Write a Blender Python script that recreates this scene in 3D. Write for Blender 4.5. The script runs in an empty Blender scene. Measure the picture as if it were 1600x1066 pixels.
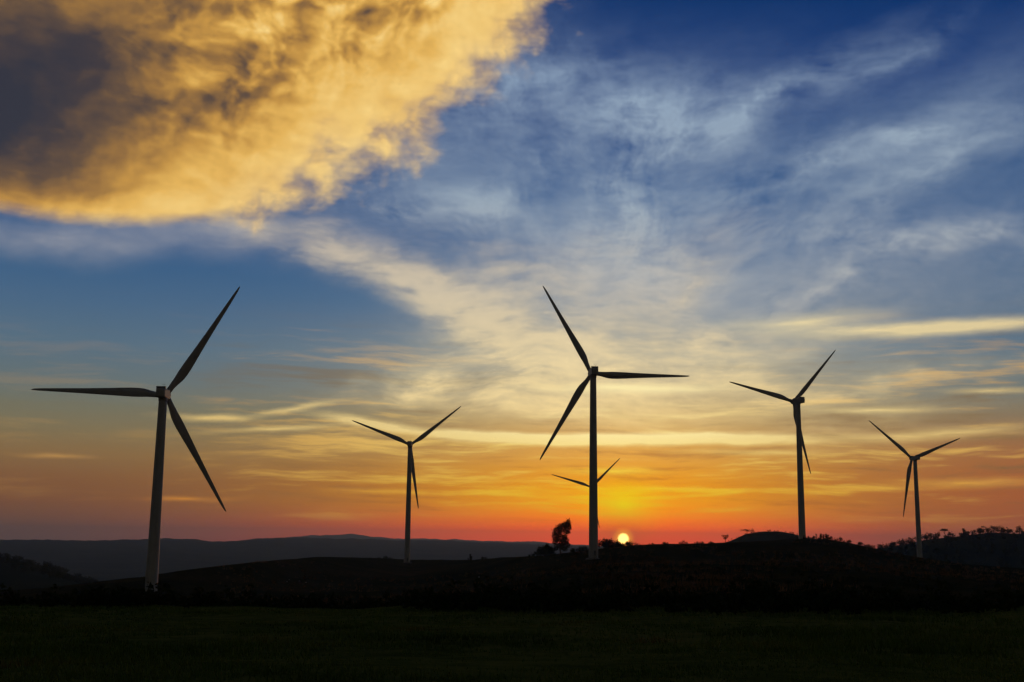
import bpy, bmesh, math, random
import numpy as np
from mathutils import Vector, Matrix

# ------------------------------------------------------------------ camera / geometry of the view
sc = bpy.context.scene
COL = sc.collection
CAM_H = 2.0                                  # eye height above the meadow (ground z = 0 at the camera)
FOC = 1800.0                                 # focal length in pixels of a 1600 px wide picture
PITCH = math.atan(313.0 / 1800.0)
ROLL = 0.0105                                # the camera hangs slightly clockwise
cam_d = bpy.data.cameras.new('camera')
cam_d.sensor_width = 36.0
cam_d.lens = 36.0 * FOC / 1600.0
cam_d.clip_start = 0.1
cam_d.clip_end = 60000.0
cam = bpy.data.objects.new('camera', cam_d)
COL.objects.link(cam)
cam.matrix_world = Matrix.Translation((0, 0, CAM_H)) @ Matrix.Rotation(math.pi / 2 + PITCH, 4, 'X') @ Matrix.Rotation(ROLL, 4, 'Z')
sc.camera = cam

FW = np.array([0, math.cos(PITCH), math.sin(PITCH)])
_r0, _u0 = np.array([1.0, 0, 0]), np.array([0, -math.sin(PITCH), math.cos(PITCH)])
RT = _r0 * math.cos(ROLL) + _u0 * math.sin(ROLL)
UP = _u0 * math.cos(ROLL) - _r0 * math.sin(ROLL)


def ray(px, py):
    return FW + RT * (px - 800) / FOC + UP * (533 - py) / FOC


def azel(px, py):
    """sky direction (azimuth from north, elevation; degrees) of a feature"""
    d = ray(px, py)
    return math.degrees(math.atan2(d[0], d[1])), math.degrees(math.atan2(d[2], math.hypot(d[0], d[1])))


# ------------------------------------------------------------------ render / exposure
sc.view_settings.view_transform = 'Standard'
sc.view_settings.look = 'None'
sc.view_settings.exposure = 0.0
sc.view_settings.gamma = 1.0
sc.view_settings.use_curve_mapping = False
sc.render.engine = 'CYCLES'
sc.cycles.use_denoising = True
sc.cycles.use_adaptive_sampling = True
sc.cycles.adaptive_threshold = 0.02
sc.cycles.adaptive_min_samples = 8
sc.cycles.max_bounces = 4
sc.cycles.diffuse_bounces = 2
sc.cycles.glossy_bounces = 2
sc.cycles.volume_bounces = 0
sc.cycles.transparent_max_bounces = 4

SUN_AZ, SUN_EL = azel(974, 842)

# ------------------------------------------------------------------ world: evening sky with clouds
world = bpy.data.worlds.new('World')
sc.world = world
world.use_nodes = True
world.cycles.sampling_method = 'MANUAL'
world.cycles.sample_map_resolution = 1024
NT = world.node_tree
NT.nodes.clear()


def lin(c):
    out = []
    for v in c[:3]:
        v = v / 255.0
        out.append(v / 12.92 if v <= 0.04045 else ((v + 0.055) / 1.055) ** 2.4)
    return tuple(out)


class Nodes:
    """small helper that writes node trees as expressions"""

    def __init__(self, nt):
        self.nt = nt

    def n(self, t, **kw):
        o = self.nt.nodes.new(t)
        for k, v in kw.items():
            setattr(o, k, v)
        return o

    def put(self, sock, v):
        if isinstance(v, Val):
            self.nt.links.new(v.s, sock)
        elif hasattr(v, '__len__'):
            v = tuple(v)
            if len(sock.default_value) == 4 and len(v) == 3:
                v = v + (1.0,)
            sock.default_value = v
        else:
            sock.default_value = v

    def math(self, op, *a, clamp=False):
        o = self.n('ShaderNodeMath', operation=op, use_clamp=clamp)
        for i, v in enumerate(a):
            self.put(o.inputs[i], v)
        return Val(self, o.outputs[0])

    def sstep(self, x, a, b, lo=0.0, hi=1.0):
        o = self.n('ShaderNodeMapRange', interpolation_type='SMOOTHSTEP')
        for i, v in enumerate((x, a, b, lo, hi)):
            self.put(o.inputs[i], v)
        return Val(self, o.outputs[0])

    def lstep(self, x, a, b, lo=0.0, hi=1.0):
        o = self.n('ShaderNodeMapRange', interpolation_type='LINEAR', clamp=True)
        for i, v in enumerate((x, a, b, lo, hi)):
            self.put(o.inputs[i], v)
        return Val(self, o.outputs[0])

    def vec(self, x, y, z):
        o = self.n('ShaderNodeCombineXYZ')
        for i, v in enumerate((x, y, z)):
            self.put(o.inputs[i], v)
        return Val(self, o.outputs[0])

    def vmath(self, op, a, b=None, scale=None):
        o = self.n('ShaderNodeVectorMath', operation=op)
        self.put(o.inputs[0], a)
        if b is not None:
            self.put(o.inputs[1], b)
        if scale is not None:
            self.put(o.inputs['Scale'], scale)
        return Val(self, o.outputs['Value'] if op in ('DOT_PRODUCT', 'LENGTH') else o.outputs[0])

    def mapping(self, v, loc=(0, 0, 0), rot=(0, 0, 0), scale=(1, 1, 1), kind='TEXTURE'):
        o = self.n('ShaderNodeMapping', vector_type=kind)
        self.put(o.inputs['Vector'], v)
        o.inputs['Location'].default_value = loc
        o.inputs['Rotation'].default_value = rot
        o.inputs['Scale'].default_value = scale
        return Val(self, o.outputs[0])

    def noise(self, v, scale=1.0, detail=4.0, rough=0.55, dist=0.0, color=False, lac=2.0):
        o = self.n('ShaderNodeTexNoise', noise_dimensions='3D')
        self.put(o.inputs['Vector'], v)
        o.inputs['Scale'].default_value = scale
        o.inputs['Detail'].default_value = detail
        o.inputs['Roughness'].default_value = rough
        o.inputs['Lacunarity'].default_value = lac
        o.inputs['Distortion'].default_value = dist
        return Val(self, o.outputs[1 if color else 0])

    def vor(self, v, scale, detail=2.0, rough=0.5, smooth=0.35):
        o = self.n('ShaderNodeTexVoronoi', voronoi_dimensions='2D', feature='SMOOTH_F1')
        o.normalize = True
        self.put(o.inputs['Vector'], v)
        o.inputs['Scale'].default_value = scale
        o.inputs['Detail'].default_value = detail
        o.inputs['Roughness'].default_value = rough
        o.inputs['Smoothness'].default_value = smooth
        return Val(self, o.outputs['Distance'])

    def sphere(self, v):
        o = self.n('ShaderNodeTexGradient', gradient_type='QUADRATIC_SPHERE')
        self.put(o.inputs[0], v)
        return Val(self, o.outputs['Fac'])

    def ramp(self, f, stops, interp='LINEAR'):
        o = self.n('ShaderNodeValToRGB')
        cr = o.color_ramp
        cr.interpolation = interp
        stops = sorted(stops, key=lambda s: s[0])
        while len(cr.elements) < len(stops):
            cr.elements.new(0.5)
        for e, (p, c) in zip(cr.elements, stops):
            e.position = p
        for e, (p, c) in zip(cr.elements, stops):
            e.color = tuple(c) + (1.0,) if hasattr(c, '__len__') else (c, c, c, 1.0)
        self.put(o.inputs[0], f)
        return Val(self, o.outputs[0])

    def curve(self, x, pts, x0, x1, y0, y1):
        """y = spline through pts (x, y)"""
        o = self.n('ShaderNodeFloatCurve')
        c = o.mapping.curves[0]
        q = [((x - x0) / (x1 - x0), (y - y0) / (y1 - y0)) for x, y in pts]
        c.points[0].location = q[0]
        c.points[1].location = q[-1]
        for p in q[1:-1]:
            c.points.new(*p)
        o.mapping.update()
        self.put(o.inputs['Value'], self.lstep(x, x0, x1))
        return Val(self, o.outputs[0]) * (y1 - y0) + y0

    def mix(self, f, a, b, blend='MIX'):
        o = self.n('ShaderNodeMix', data_type='RGBA', blend_type=blend)
        self.put(o.inputs[0], f)
        self.put(o.inputs[6], a)
        self.put(o.inputs[7], b)
        return Val(self, o.outputs[2])


class Val:
    def __init__(self, g, s):
        self.g, self.s = g, s

    def __add__(self, o): return self.g.math('ADD', self, o)
    __radd__ = __add__
    def __mul__(self, o): return self.g.math('MULTIPLY', self, o)
    __rmul__ = __mul__
    def __sub__(self, o): return self.g.math('SUBTRACT', self, o)
    def __rsub__(self, o): return self.g.math('SUBTRACT', o, self)
    def __truediv__(self, o): return self.g.math('DIVIDE', self, o)
    def clamp(self): return self.g.math('ADD', self, 0.0, clamp=True)


def build_sky():
    g = Nodes(NT)
    tc = g.n('ShaderNodeTexCoord')
    D = Val(g, tc.outputs['Generated'])
    sx = g.n('ShaderNodeSeparateXYZ')
    g.put(sx.inputs[0], D)
    X, Y, Z = (Val(g, sx.outputs[i]) for i in range(3))
    A = g.math('ARCTAN2', X, Y) * (180 / math.pi)
    E = g.math('ARCSINE', Z) * (180 / math.pi)
    P = g.vec(A, E, 0.0)
    PXD = FOC * math.pi / 180                       # picture pixels per degree
    sa, se = SUN_AZ, SUN_EL

    # slow warp shared by the cloud layers
    wn = g.noise(D, 5.0, 3.0, 0.55, color=True)
    warp = g.vmath('SUBTRACT', wn, (0.5, 0.5, 0.5))
    wf = g.noise(g.vmath('MULTIPLY', D, (1.0, 1.0, 1.8)), 17.0, 4.0, 0.6, color=True)
    warpf = g.vmath('SUBTRACT', wf, (0.5, 0.5, 0.5))
    PW = g.vmath('ADD', P, g.vmath('ADD', g.vmath('MULTIPLY', warp, (7.0, 4.0, 0.0)),
                                   g.vmath('MULTIPLY', warpf, (3.0, 1.6, 0.0))))

    def blob(V, px, py, w, h, deg, amp):
        """soft elliptical patch: centre, half sizes (pixels), tilt (positive = rising to the right)"""
        a, e = azel(px, py)
        c = math.cos(math.radians(e))
        m = g.mapping(V, (a, e, 0), (0, 0, math.radians(deg)), (w / PXD / c, h / PXD, 1.0))
        return g.sphere(m) * amp

    def blobs(V, lst):
        s = None
        for b in lst:
            v = blob(V, *b)
            s = v if s is None else s + v
        return s

    # ---- clear sky: three elevation ramps (away from / around / right of the sun)
    E0, E1 = -3.0, 90.0

    def el_ramp(pts):
        st = []
        for y, c in pts:
            e = azel(800, y)[1] if y > -500 else {-1000: 45.0, -2000: 89.0}[y]
            st.append(((e - E0) / (E1 - E0), lin(c)))
        return g.ramp(g.lstep(E, E0, E1), st)

    away = el_ramp([(940, (60, 52, 56)), (845, (100, 82, 76)), (812, (114, 80, 64)), (790, (124, 82, 58)), (760, (130, 90, 60)),
                    (720, (136, 108, 72)), (690, (128, 114, 84)), (655, (116, 116, 98)), (610, (100, 114, 118)), (560, (88, 112, 130)),
                    (500, (74, 104, 134)), (440, (60, 96, 134)), (380, (50, 88, 134)), (280, (38, 77, 127)),
                    (150, (22, 58, 116)), (0, (8, 48, 102)), (-1000, (8, 36, 82)), (-2000, (7, 26, 62))])
    near = el_ramp([(940, (150, 40, 0)), (845, (325, 98, 0)), (825, (312, 116, 0)), (805, (288, 152, 0)), (785, (270, 172, 0)),
                    (760, (256, 164, 12)), (735, (248, 168, 44)), (700, (234, 172, 80)), (650, (218, 180, 114)), (600, (200, 182, 142)),
                    (550, (170, 170, 158)), (480, (116, 138, 160)), (400, (70, 107, 150)), (300, (46, 86, 138)),
                    (150, (24, 60, 120)), (0, (9, 50, 105)), (-1000, (8, 36, 82)), (-2000, (7, 26, 62))])
    dA = A - sa
    dl = g.math('ABSOLUTE', dA)
    wsun = g.math('EXPONENT', g.math('POWER', dl / g.lstep(E, 0.0, 7.0, 13.5, 10.5), 1.7) * -1.0)
    col = g.mix(wsun, away, near)
    # the right-hand side keeps a warmer veil low down
    rv = g.sstep(dA, 3.0, 20.0) * g.sstep(dA, 75.0, 35.0) * g.sstep(E, 7.5, 2.0)
    col = g.mix(rv * 0.7, col, lin((176, 92, 52)))

    # ---- physical sky takes over round the back, where nothing is pictured
    sky = g.n('ShaderNodeTexSky', sky_type='NISHITA')
    sky.sun_disc = False
    sky.sun_elevation = math.radians(0.2)
    sky.sun_rotation = math.radians(SUN_AZ)
    sky.altitude = 300
    nish = g.vmath('SCALE', Val(g, sky.outputs[0]), scale=0.045)
    col = g.mix(g.sstep(dl, 35.0, 85.0), col, nish)

    # ---- layer 1: low bands of stratus, stretched along the horizon
    Db = g.vmath('ADD', D, g.vmath('MULTIPLY', warp, (0.0, 0.0, 0.022)))
    bn = g.noise(g.mapping(Db, rot=(0, math.radians(1.5), 0), scale=(1.0, 1.0, 13.0), kind='POINT'), 4.2, 4.0, 0.55)
    bf = g.noise(g.mapping(Db, rot=(0, math.radians(-2.0), 0), scale=(1.0, 1.0, 11.0), kind='POINT'), 16.0, 4.0, 0.6)
    band = (bn * 0.62 + bf * 0.38 - 0.5) * 6.0            # about -1 .. 1
    barea = g.sstep(A, -19.0, -7.0, 0.15, 1.0) * g.sstep(E, 0.5, 2.0) * g.sstep(E, 12.0, 6.0)
    bright = g.mix(wsun, lin((212, 160, 82)), g.ramp(g.lstep(E, 0, 10.0), [(0.0, lin((255, 165, 5))), (0.25, lin((255, 205, 30))),
                   (0.5, lin((255, 226, 130))), (0.75, lin((244, 222, 165))), (1.0, lin((225, 212, 175)))]))
    dark = g.mix(wsun, lin((122, 98, 66)), g.ramp(g.lstep(E, 0, 10.0), [(0.0, lin((214, 78, 12))), (0.25, lin((214, 116, 14))),
                 (0.5, lin((182, 134, 72))), (0.75, lin((152, 140, 112))), (1.0, lin((120, 128, 135)))]))
    col = g.mix(g.sstep(band, 0.0, 0.9) * barea * 0.95, col, bright)
    col = g.mix(g.sstep(band, -0.05, -0.9) * barea * 0.8, col, dark)

    # ---- layer 2: high cirrus, pale blue-grey, fanning out from the lower right
    PC = g.vmath('ADD', P, g.vmath('ADD', g.vmath('MULTIPLY', warp, (6.0, 3.2, 0.0)),
                                   g.vmath('MULTIPLY', warpf, (2.6, 1.1, 0.0))))
    veil = blobs(PC, [
        (1060, 230, 430, 260, 15, 0.62), (1480, 210, 420, 190, 15, 0.55), (1300, 420, 560, 190, 0, 0.62),
        (700, 330, 430, 190, -15, 0.62), (800, 130, 300, 200, 30, 0.62), (380, 360, 420, 75, -4, 0.75), (80, 366, 420, 52, 2, 0.95), (1000, 450, 460, 190, 0, 0.65),
        (1980, 300, 520, 230, 12, 0.6), (1200, -330, 900, 260, 10, 0.5), (-500, 420, 420, 130, -4, 0.5), (2500, 420, 600, 180, 6, 0.5)])
    fib = blobs(PC, [
        (1000, 160, 230, 80, 4, 0.8), (1040, 215, 190, 90, -5, 0.8), (1210, 150, 330, 50, 22, 0.8), (1390, 95, 200, 40, 22, 0.5),
        (980, 330, 150, 170, 0, 0.8), (1000, 430, 190, 110, 0, 0.55), (1260, 265, 380, 60, 14, 0.6), (1450, 265, 280, 55, 16, 0.65),
        (1380, 215, 160, 26, -3, 0.55), (1330, 360, 360, 50, -4, 0.5), (1530, 375, 240, 40, -6, 0.8), (760, 170, 200, 100, 25, 0.45),
        (900, 120, 160, 70, 10, 0.45), (740, 330, 230, 60, -14, 0.55), (640, 335, 140, 36, -12, 0.7), (860, 250, 190, 90, 25, 0.4), (1290, 430, 260, 46, 22, 0.6)])
    Dw = g.vmath('ADD', D, g.vmath('SCALE', warp, scale=0.06))
    cn = g.noise(g.mapping(Dw, rot=(0, math.radians(-12), 0), scale=(1.0, 1.0, 2.4), kind='POINT'), 10.0, 5.0, 0.62)
    cf = g.noise(g.mapping(Dw, rot=(0, math.radians(6), 0), scale=(1.0, 1.0, 3.0), kind='POINT'), 34.0, 4.0, 0.6)
    fa, fe = azel(930, 660)                                              # the streaks run towards the sun
    fx = g.vmath('SUBTRACT', PC, (fa, fe, 0.0))
    sf = g.n('ShaderNodeSeparateXYZ')
    g.put(sf.inputs[0], fx)
    fX, fY = Val(g, sf.outputs[0]), Val(g, sf.outputs[1])
    fan = g.noise(g.vec(g.math('ARCTAN2', fX, fY) * 4.6, g.vmath('LENGTH', fx) * 0.16, 1.7), 1.6, 5.0, 0.62)
    fan = (fan - 0.5) * g.sstep(g.vmath('LENGTH', fx), 4.0, 11.0)
    ctex = (cn - 0.5) * 1.8 + (cf - 0.5) * 1.2 + fan * 2.1
    dens2 = (veil * (ctex * 0.46 + 0.68)).clamp() + (fib * (ctex * 0.95 + 0.66)).clamp() * 0.9
    hicol = g.ramp(g.lstep(E, 6, 28), [(0.0, lin((212, 198, 166))), (0.25, lin((184, 182, 178))), (0.5, lin((162, 177, 190))), (0.75, lin((150, 171, 193))), (1.0, lin((104, 122, 162)))])
    hicol = g.mix(g.sstep(A, -2.0, -14.0) * 0.6, hicol, lin((150, 148, 158)))
    col = g.mix(g.math('MINIMUM', dens2, 0.86), col, hicol)

    # ---- layer 3: warm cream altostratus in the middle, lit from below
    mid = blobs(PW, [
        (430, 372, 330, 62, -10, 0.7), (640, 450, 360, 88, -22, 0.8), (780, 420, 330, 90, -18, 0.45), (790, 520, 280, 100, -18, 0.7),
        (900, 530, 420, 170, 0, 0.75), (1060, 590, 560, 110, 2, 0.65), (820, 620, 360, 80, -2, 0.65),
        (1080, 440, 230, 100, 40, 0.55), (1130, 520, 460, 80, 10, 0.55), (640, 615, 230, 46, 8, 0.6), (1420, 590, 420, 50, 0, 0.4),
        (960, 400, 330, 90, 10, 0.35), (1300, 655, 500, 60, 0, 0.4)])
    mn = g.noise(g.mapping(g.vmath('ADD', D, g.vmath('SCALE', warp, scale=0.06)), rot=(0, math.radians(10), 0), scale=(1.0, 1.0, 4.6), kind='POINT'), 7.0, 5.0, 0.6)
    mtex = (mn - 0.5) * 2.8 + (cf - 0.5) * 1.2 + fan * 0.9
    dens3 = g.sstep(mid * (mtex * 0.75 + 0.95), 0.0, 1.1)
    midcol = g.ramp(g.lstep(E, 4, 18), [(0.0, lin((264, 228, 146))), (0.3, lin((252, 226, 168))), (0.6, lin((220, 203, 172))), (1.0, lin((190, 178, 168)))])
    midcol = g.mix(g.sstep(mtex, 0.4, -1.0) * 0.65, midcol, lin((146, 144, 138)))
    col = g.mix(dens3 * 0.85, col, midcol)

    # ---- layer 4: single bright streaks
    PS = g.vmath('ADD', P, g.vmath('ADD', g.vmath('MULTIPLY', warp, (3.0, 0.5, 0.0)), g.vmath('MULTIPLY', warpf, (2.2, 0.34, 0.0))))
    st = blobs(PS, [(1040, 685, 380, 15, 0, 2.0), (790, 684, 230, 14, -3, 1.6), (570, 662, 140, 13, -8, 1.3),
                    (1460, 512, 330, 20, -1, 1.1), (1250, 500, 180, 22, 3, 0.5), (315, 649, 90, 10, 0, 0.8), (450, 638, 120, 9, 9, 0.7),
                    (410, 668, 170, 8, 4, 0.6), (290, 778, 110, 8, 0, 0.6), (600, 770, 170, 8, 0, 0.5), (90, 710, 80, 7, 0, 0.35),
                    (960, 735, 130, 10, 0, 0.7), (1000, 605, 240, 14, 0, 0.7), (1360, 640, 170, 10, -3, 0.6), (1560, 612, 110, 9, -2, 0.6),
                    (1480, 680, 260, 16, 2, 0.6), (1520, 755, 220, 14, 0, 0.6), (1300, 765, 180, 10, 1, 0.5), (1200, 705, 200, 10, 0, 0.5)])
    stcol = g.mix(wsun, g.ramp(g.lstep(E, 0, 12), [(0.0, lin((196, 100, 50))), (0.2, lin((214, 140, 60))), (0.45, lin((222, 188, 116))), (1.0, lin((232, 214, 168)))]),
                  g.ramp(g.lstep(E, 0, 12), [(0.0, lin((255, 190, 0))), (0.3, lin((255, 214, 70))), (0.45, lin((268, 248, 176))), (1.0, lin((240, 224, 178)))]))
    col = g.mix((st * ((bf - 0.5) * 3.0 + 1.7)).clamp() * 0.92, col, stcol)

    # ---- layer 5: the large golden cloud, lower edge as a curve over azimuth
    cedge = [(-260, 300), (-100, 318), (0, 333), (120, 348), (330, 340), (400, 312), (450, 268), (490, 232), (560, 212), (620, 188),
             (680, 150), (705, 105), (760, 62), (830, 0), (900, -70), (1100, -260)]
    ae = [azel(x, y) for x, y in cedge]
    edge = g.curve(A, [(-70.0, 13.0)] + [(a, e) for a, e in ae], -70.0, ae[-1][0] + 0.01, 0.0, 50.0)
    gn = g.noise(g.mapping(g.vmath('ADD', D, g.vmath('SCALE', warpf, scale=0.03)), scale=(1.0, 1.0, 1.5), kind='POINT'), 11.0, 5.0, 0.6)
    PV = g.vmath('MULTIPLY', g.vmath('ADD', P, g.vmath('ADD', g.vmath('MULTIPLY', warp, (7.0, 5.0, 0.0)), g.vmath('MULTIPLY', warpf, (1.3, 0.9, 0.0)))), (1.0, 1.15, 0.0))
    gb1 = g.vor(PV, 0.52)
    gb2 = g.vor(g.vmath('ADD', PV, (0.4, -0.65, 0.0)), 0.52)
    depth = E - edge                                                     # degrees above the lower edge
    right = g.sstep(A, azel(300, 300)[0], azel(470, 230)[0])             # smooth base on the left, ragged on the right
    soft = depth + right * 1.5 + (gn - 0.5) * (right * 4.0 + 1.0) + (cf - 0.5) * (right * 1.5 + 0.4) - (gb1 - 0.35) * (right * 4.5 + 0.2)
    gm = g.sstep(soft, right * -1.0 - 0.3, right * 1.5 + 0.65) * g.sstep(A, -56.0, -29.0) * g.sstep(A, 13.0, 4.0) * g.sstep(E + (gn - 0.5) * 12.0, 42.0, 30.0)
    lump = g.sstep(depth, 1.5, 6.0) * g.sstep(A, -22.0, -13.0)            # hanging pouches higher up
    relief = (gb2 - gb1) * (lump * g.sstep(depth, 19.0, 11.0) * 0.8 + 0.14) + (gn - 0.5) * (lump * 0.32 + 0.26) + (cf - 0.5) * 0.14
    PG = g.vmath('ADD', P, g.vmath('ADD', g.vmath('MULTIPLY', warp, (6.0, 3.0, 0.0)), g.vmath('MULTIPLY', warpf, (3.0, 1.2, 0.0))))
    shade = blobs(PG, [(-90, 190, 520, 200, 5, 1.25), (110, 60, 400, 230, -10, 0.65), (40, 262, 260, 60, 8, 0.35), (150, 298, 150, 36, 5, 0.42),
                       (-20, 110, 330, 210, 0, 0.35), (355, 20, 50, 50, 0, 0.28)])
    lit = 0.65 + relief * 1.35 + g.sstep(depth, 6.0, 0.6) * 0.26 - shade * 0.62 - g.sstep(depth, 5.5, 13.0) * 0.06
    gcol = g.ramp(lit.clamp(), [(0.0, lin((54, 54, 62))), (0.14, lin((70, 62, 62))), (0.28, lin((104, 82, 62))), (0.45, lin((154, 114, 62))),
                                (0.62, lin((200, 150, 70))), (0.8, lin((234, 184, 92))), (1.0, lin((252, 214, 132)))])
    gcol = g.mix(right * g.sstep(soft, 3.2, 0.2) * 0.4, gcol, lin((196, 168, 140)))
    col = g.mix(gm * 0.96, col, gcol)

    # ---- sun: aureole, yellow column of lit haze and the disc itself
    ad = g.vmath('DOT_PRODUCT', D, (math.sin(math.radians(sa)) * math.cos(math.radians(se)),
                                    math.cos(math.radians(sa)) * math.cos(math.radians(se)), math.sin(math.radians(se))))
    ang = g.math('ARCCOSINE', g.math('MINIMUM', ad, 1.0)) * (180 / math.pi)
    gl = blobs(P, [(975, 790, 88, 66, 0, 0.95)])
    col = g.mix((gl * ((bn - 0.5) * 2.0 + 0.9)).clamp(), col, lin((255, 226, 0)))
    au = g.math('EXPONENT', g.math('POWER', ang / 0.9, 1.3) * -1.0)
    col = g.mix(au * 0.85, col, (1.15, 0.13, 0.0))
    col = g.mix(g.sstep(ang, 0.62, 0.24), col, (1.9, 0.55, 0.0))
    col = g.mix(g.sstep(ang, 0.32, 0.17), col, (6.0, 3.7, 0.9))

    bg = g.n('ShaderNodeBackground')
    g.put(bg.inputs['Color'], col)
    bg.inputs['Strength'].default_value = 1.0
    out = g.n('ShaderNodeOutputWorld')
    NT.links.new(bg.outputs[0], out.inputs['Surface'])


build_sky()

# ------------------------------------------------------------------ sun lamp
sun_d = bpy.data.lights.new('sun', 'SUN')
sun_d.energy = 0.22
sun_d.angle = math.radians(0.6)
sun_d.color = (1.0, 0.42, 0.14)
sun = bpy.data.objects.new('sun', sun_d)
COL.objects.link(sun)
sd = Vector((math.sin(math.radians(SUN_AZ)) * math.cos(math.radians(max(SUN_EL, 0.3))),
             math.cos(math.radians(SUN_AZ)) * math.cos(math.radians(max(SUN_EL, 0.3))), math.sin(math.radians(max(SUN_EL, 0.3)))))
sun.rotation_euler = sd.to_track_quat('Z', 'Y').to_euler()
sun.location = (0, 0, 150)

# ------------------------------------------------------------------ small tools
rng = np.random.default_rng(7)
random.seed(7)


def tag(o, label=None, cat=None, group=None, kind=None):
    if label: o['label'] = label
    if cat: o['category'] = cat
    if group: o['group'] = group
    if kind: o['kind'] = kind
    return o


def link(name, data, parent=None, loc=None):
    o = bpy.data.objects.new(name, data)
    COL.objects.link(o)
    if parent is not None:
        o.parent = parent
    if loc is not None:
        o.location = loc
    return o


def mesh_np(name, verts, faces, mat, smooth=False):
    """faces: (n, k) index array, k = 3 or 4"""
    verts = np.asarray(verts, np.float32)
    faces = np.asarray(faces, np.int32)
    me = bpy.data.meshes.new(name)
    n, k = faces.shape
    me.vertices.add(len(verts))
    me.vertices.foreach_set('co', verts.ravel())
    me.loops.add(n * k)
    me.loops.foreach_set('vertex_index', faces.ravel())
    me.polygons.add(n)
    me.polygons.foreach_set('loop_start', np.arange(0, n * k, k, dtype=np.int32))
    me.polygons.foreach_set('loop_total', np.full(n, k, np.int32))
    me.polygons.foreach_set('use_smooth', np.full(n, smooth, bool))
    me.update(calc_edges=True)
    me.materials.append(mat)
    return me


def new_mat(name):
    m = bpy.data.materials.new(name)
    m.use_nodes = True
    nt = m.node_tree
    b = nt.nodes['Principled BSDF']
    return m, Nodes(nt), b


def noise_mat(name, stops, scale, detail=5.0, rough=0.9, spec=0.02, bump=0.0, vscale=(1, 1, 1), coord='Object'):
    m, g, b = new_mat(name)
    tc = g.n('ShaderNodeTexCoord')
    v = g.mapping(Val(g, tc.outputs[coord]), scale=vscale, kind='POINT')
    n = g.noise(v, scale, detail, 0.6)
    g.put(b.inputs['Base Color'], g.ramp(n, stops))
    b.inputs['Roughness'].default_value = rough
    b.inputs['Specular IOR Level'].default_value = spec
    if bump:
        bp = g.n('ShaderNodeBump')
        bp.inputs['Strength'].default_value = bump
        g.put(bp.inputs['Height'], n)
        g.nt.links.new(bp.outputs[0], b.inputs['Normal'])
    return m


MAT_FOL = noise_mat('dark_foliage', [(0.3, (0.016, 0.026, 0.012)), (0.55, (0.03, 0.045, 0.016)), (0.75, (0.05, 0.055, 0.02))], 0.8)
MAT_BARK = noise_mat('bark', [(0.3, (0.035, 0.026, 0.018)), (0.7, (0.08, 0.06, 0.042))], 6.0, vscale=(1, 1, 0.2), bump=0.4)
MAT_GRASS = noise_mat('meadow_grass', [(0.3, (0.05, 0.09, 0.016)), (0.46, (0.12, 0.19, 0.034)), (0.58, (0.19, 0.23, 0.05)), (0.72, (0.22, 0.135, 0.05))], 0.16, 6.0)
MAT_DRY = noise_mat('dry_grass', [(0.3, (0.12, 0.065, 0.034)), (0.5, (0.26, 0.13, 0.06)), (0.75, (0.38, 0.2, 0.095))], 0.05, 5.0)
MAT_ROCK = noise_mat('pale_rock', [(0.3, (0.22, 0.21, 0.2)), (0.7, (0.42, 0.41, 0.39))], 3.0, bump=0.5)
MAT_CONC = noise_mat('concrete', [(0.3, (0.2, 0.2, 0.19)), (0.7, (0.34, 0.33, 0.31))], 1.5, bump=0.2)
MAT_METAL = noise_mat('grey_metal', [(0.3, (0.16, 0.17, 0.18)), (0.7, (0.24, 0.25, 0.26))], 2.0, rough=0.5, spec=0.4)


def paint_mat():
    m, g, b = new_mat('turbine_paint')
    tc = g.n('ShaderNodeTexCoord')
    P = Val(g, tc.outputs['Object'])
    streak = g.noise(g.mapping(P, scale=(1.6, 1.6, 0.05), kind='POINT'), 1.0, 5.0, 0.6)
    blot = g.noise(P, 0.25, 4.0, 0.6)
    c = g.ramp(streak * 0.6 + blot * 0.4, [(0.3, (0.38, 0.38, 0.385)), (0.5, (0.52, 0.52, 0.525)), (0.75, (0.6, 0.6, 0.605))])
    g.put(b.inputs['Base Color'], c)
    b.inputs['Roughness'].default_value = 0.5
    b.inputs['Specular IOR Level'].default_value = 0.35
    return m


MAT_PAINT = paint_mat()


def ground_mat():
    m, g, b = new_mat('ground_soil_and_grass')
    geo = g.n('ShaderNodeNewGeometry')
    P = Val(g, geo.outputs['Position'])
    big = g.noise(P, 0.018, 5.0, 0.6)
    small = g.noise(P, 0.7, 6.0, 0.65)
    col = g.ramp(small * 0.5 + big * 0.5, [(0.34, (0.032, 0.052, 0.012)), (0.46, (0.08, 0.11, 0.022)), (0.55, (0.125, 0.145, 0.034)), (0.66, (0.17, 0.12, 0.045))])
    edge = g.noise(P, 0.03, 3.0, 0.5)
    heath = g.ramp(small * 0.5 + big * 0.5, [(0.36, (0.010, 0.014, 0.006)), (0.47, (0.024, 0.030, 0.010)), (0.56, (0.05, 0.04, 0.016)), (0.66, (0.1, 0.055, 0.028))])
    dd = g.vmath('LENGTH', P) + (edge - 0.5) * 40.0
    col = g.mix(g.sstep(dd, 80.0, 110.0), col, heath)
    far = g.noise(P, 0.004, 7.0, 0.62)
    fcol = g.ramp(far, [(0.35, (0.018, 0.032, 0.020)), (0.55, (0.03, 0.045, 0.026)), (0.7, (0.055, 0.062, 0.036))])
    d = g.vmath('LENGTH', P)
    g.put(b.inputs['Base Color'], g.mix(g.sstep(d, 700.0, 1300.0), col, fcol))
    b.inputs['Roughness'].default_value = 0.95
    b.inputs['Specular IOR Level'].default_value = 0.0
    bp = g.n('ShaderNodeBump')
    bp.inputs['Strength'].default_value = 0.6
    bp.inputs['Distance'].default_value = 0.12
    g.put(bp.inputs['Height'], small)
    g.nt.links.new(bp.outputs[0], b.inputs['Normal'])
    return m


MAT_GROUND = ground_mat()

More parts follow.
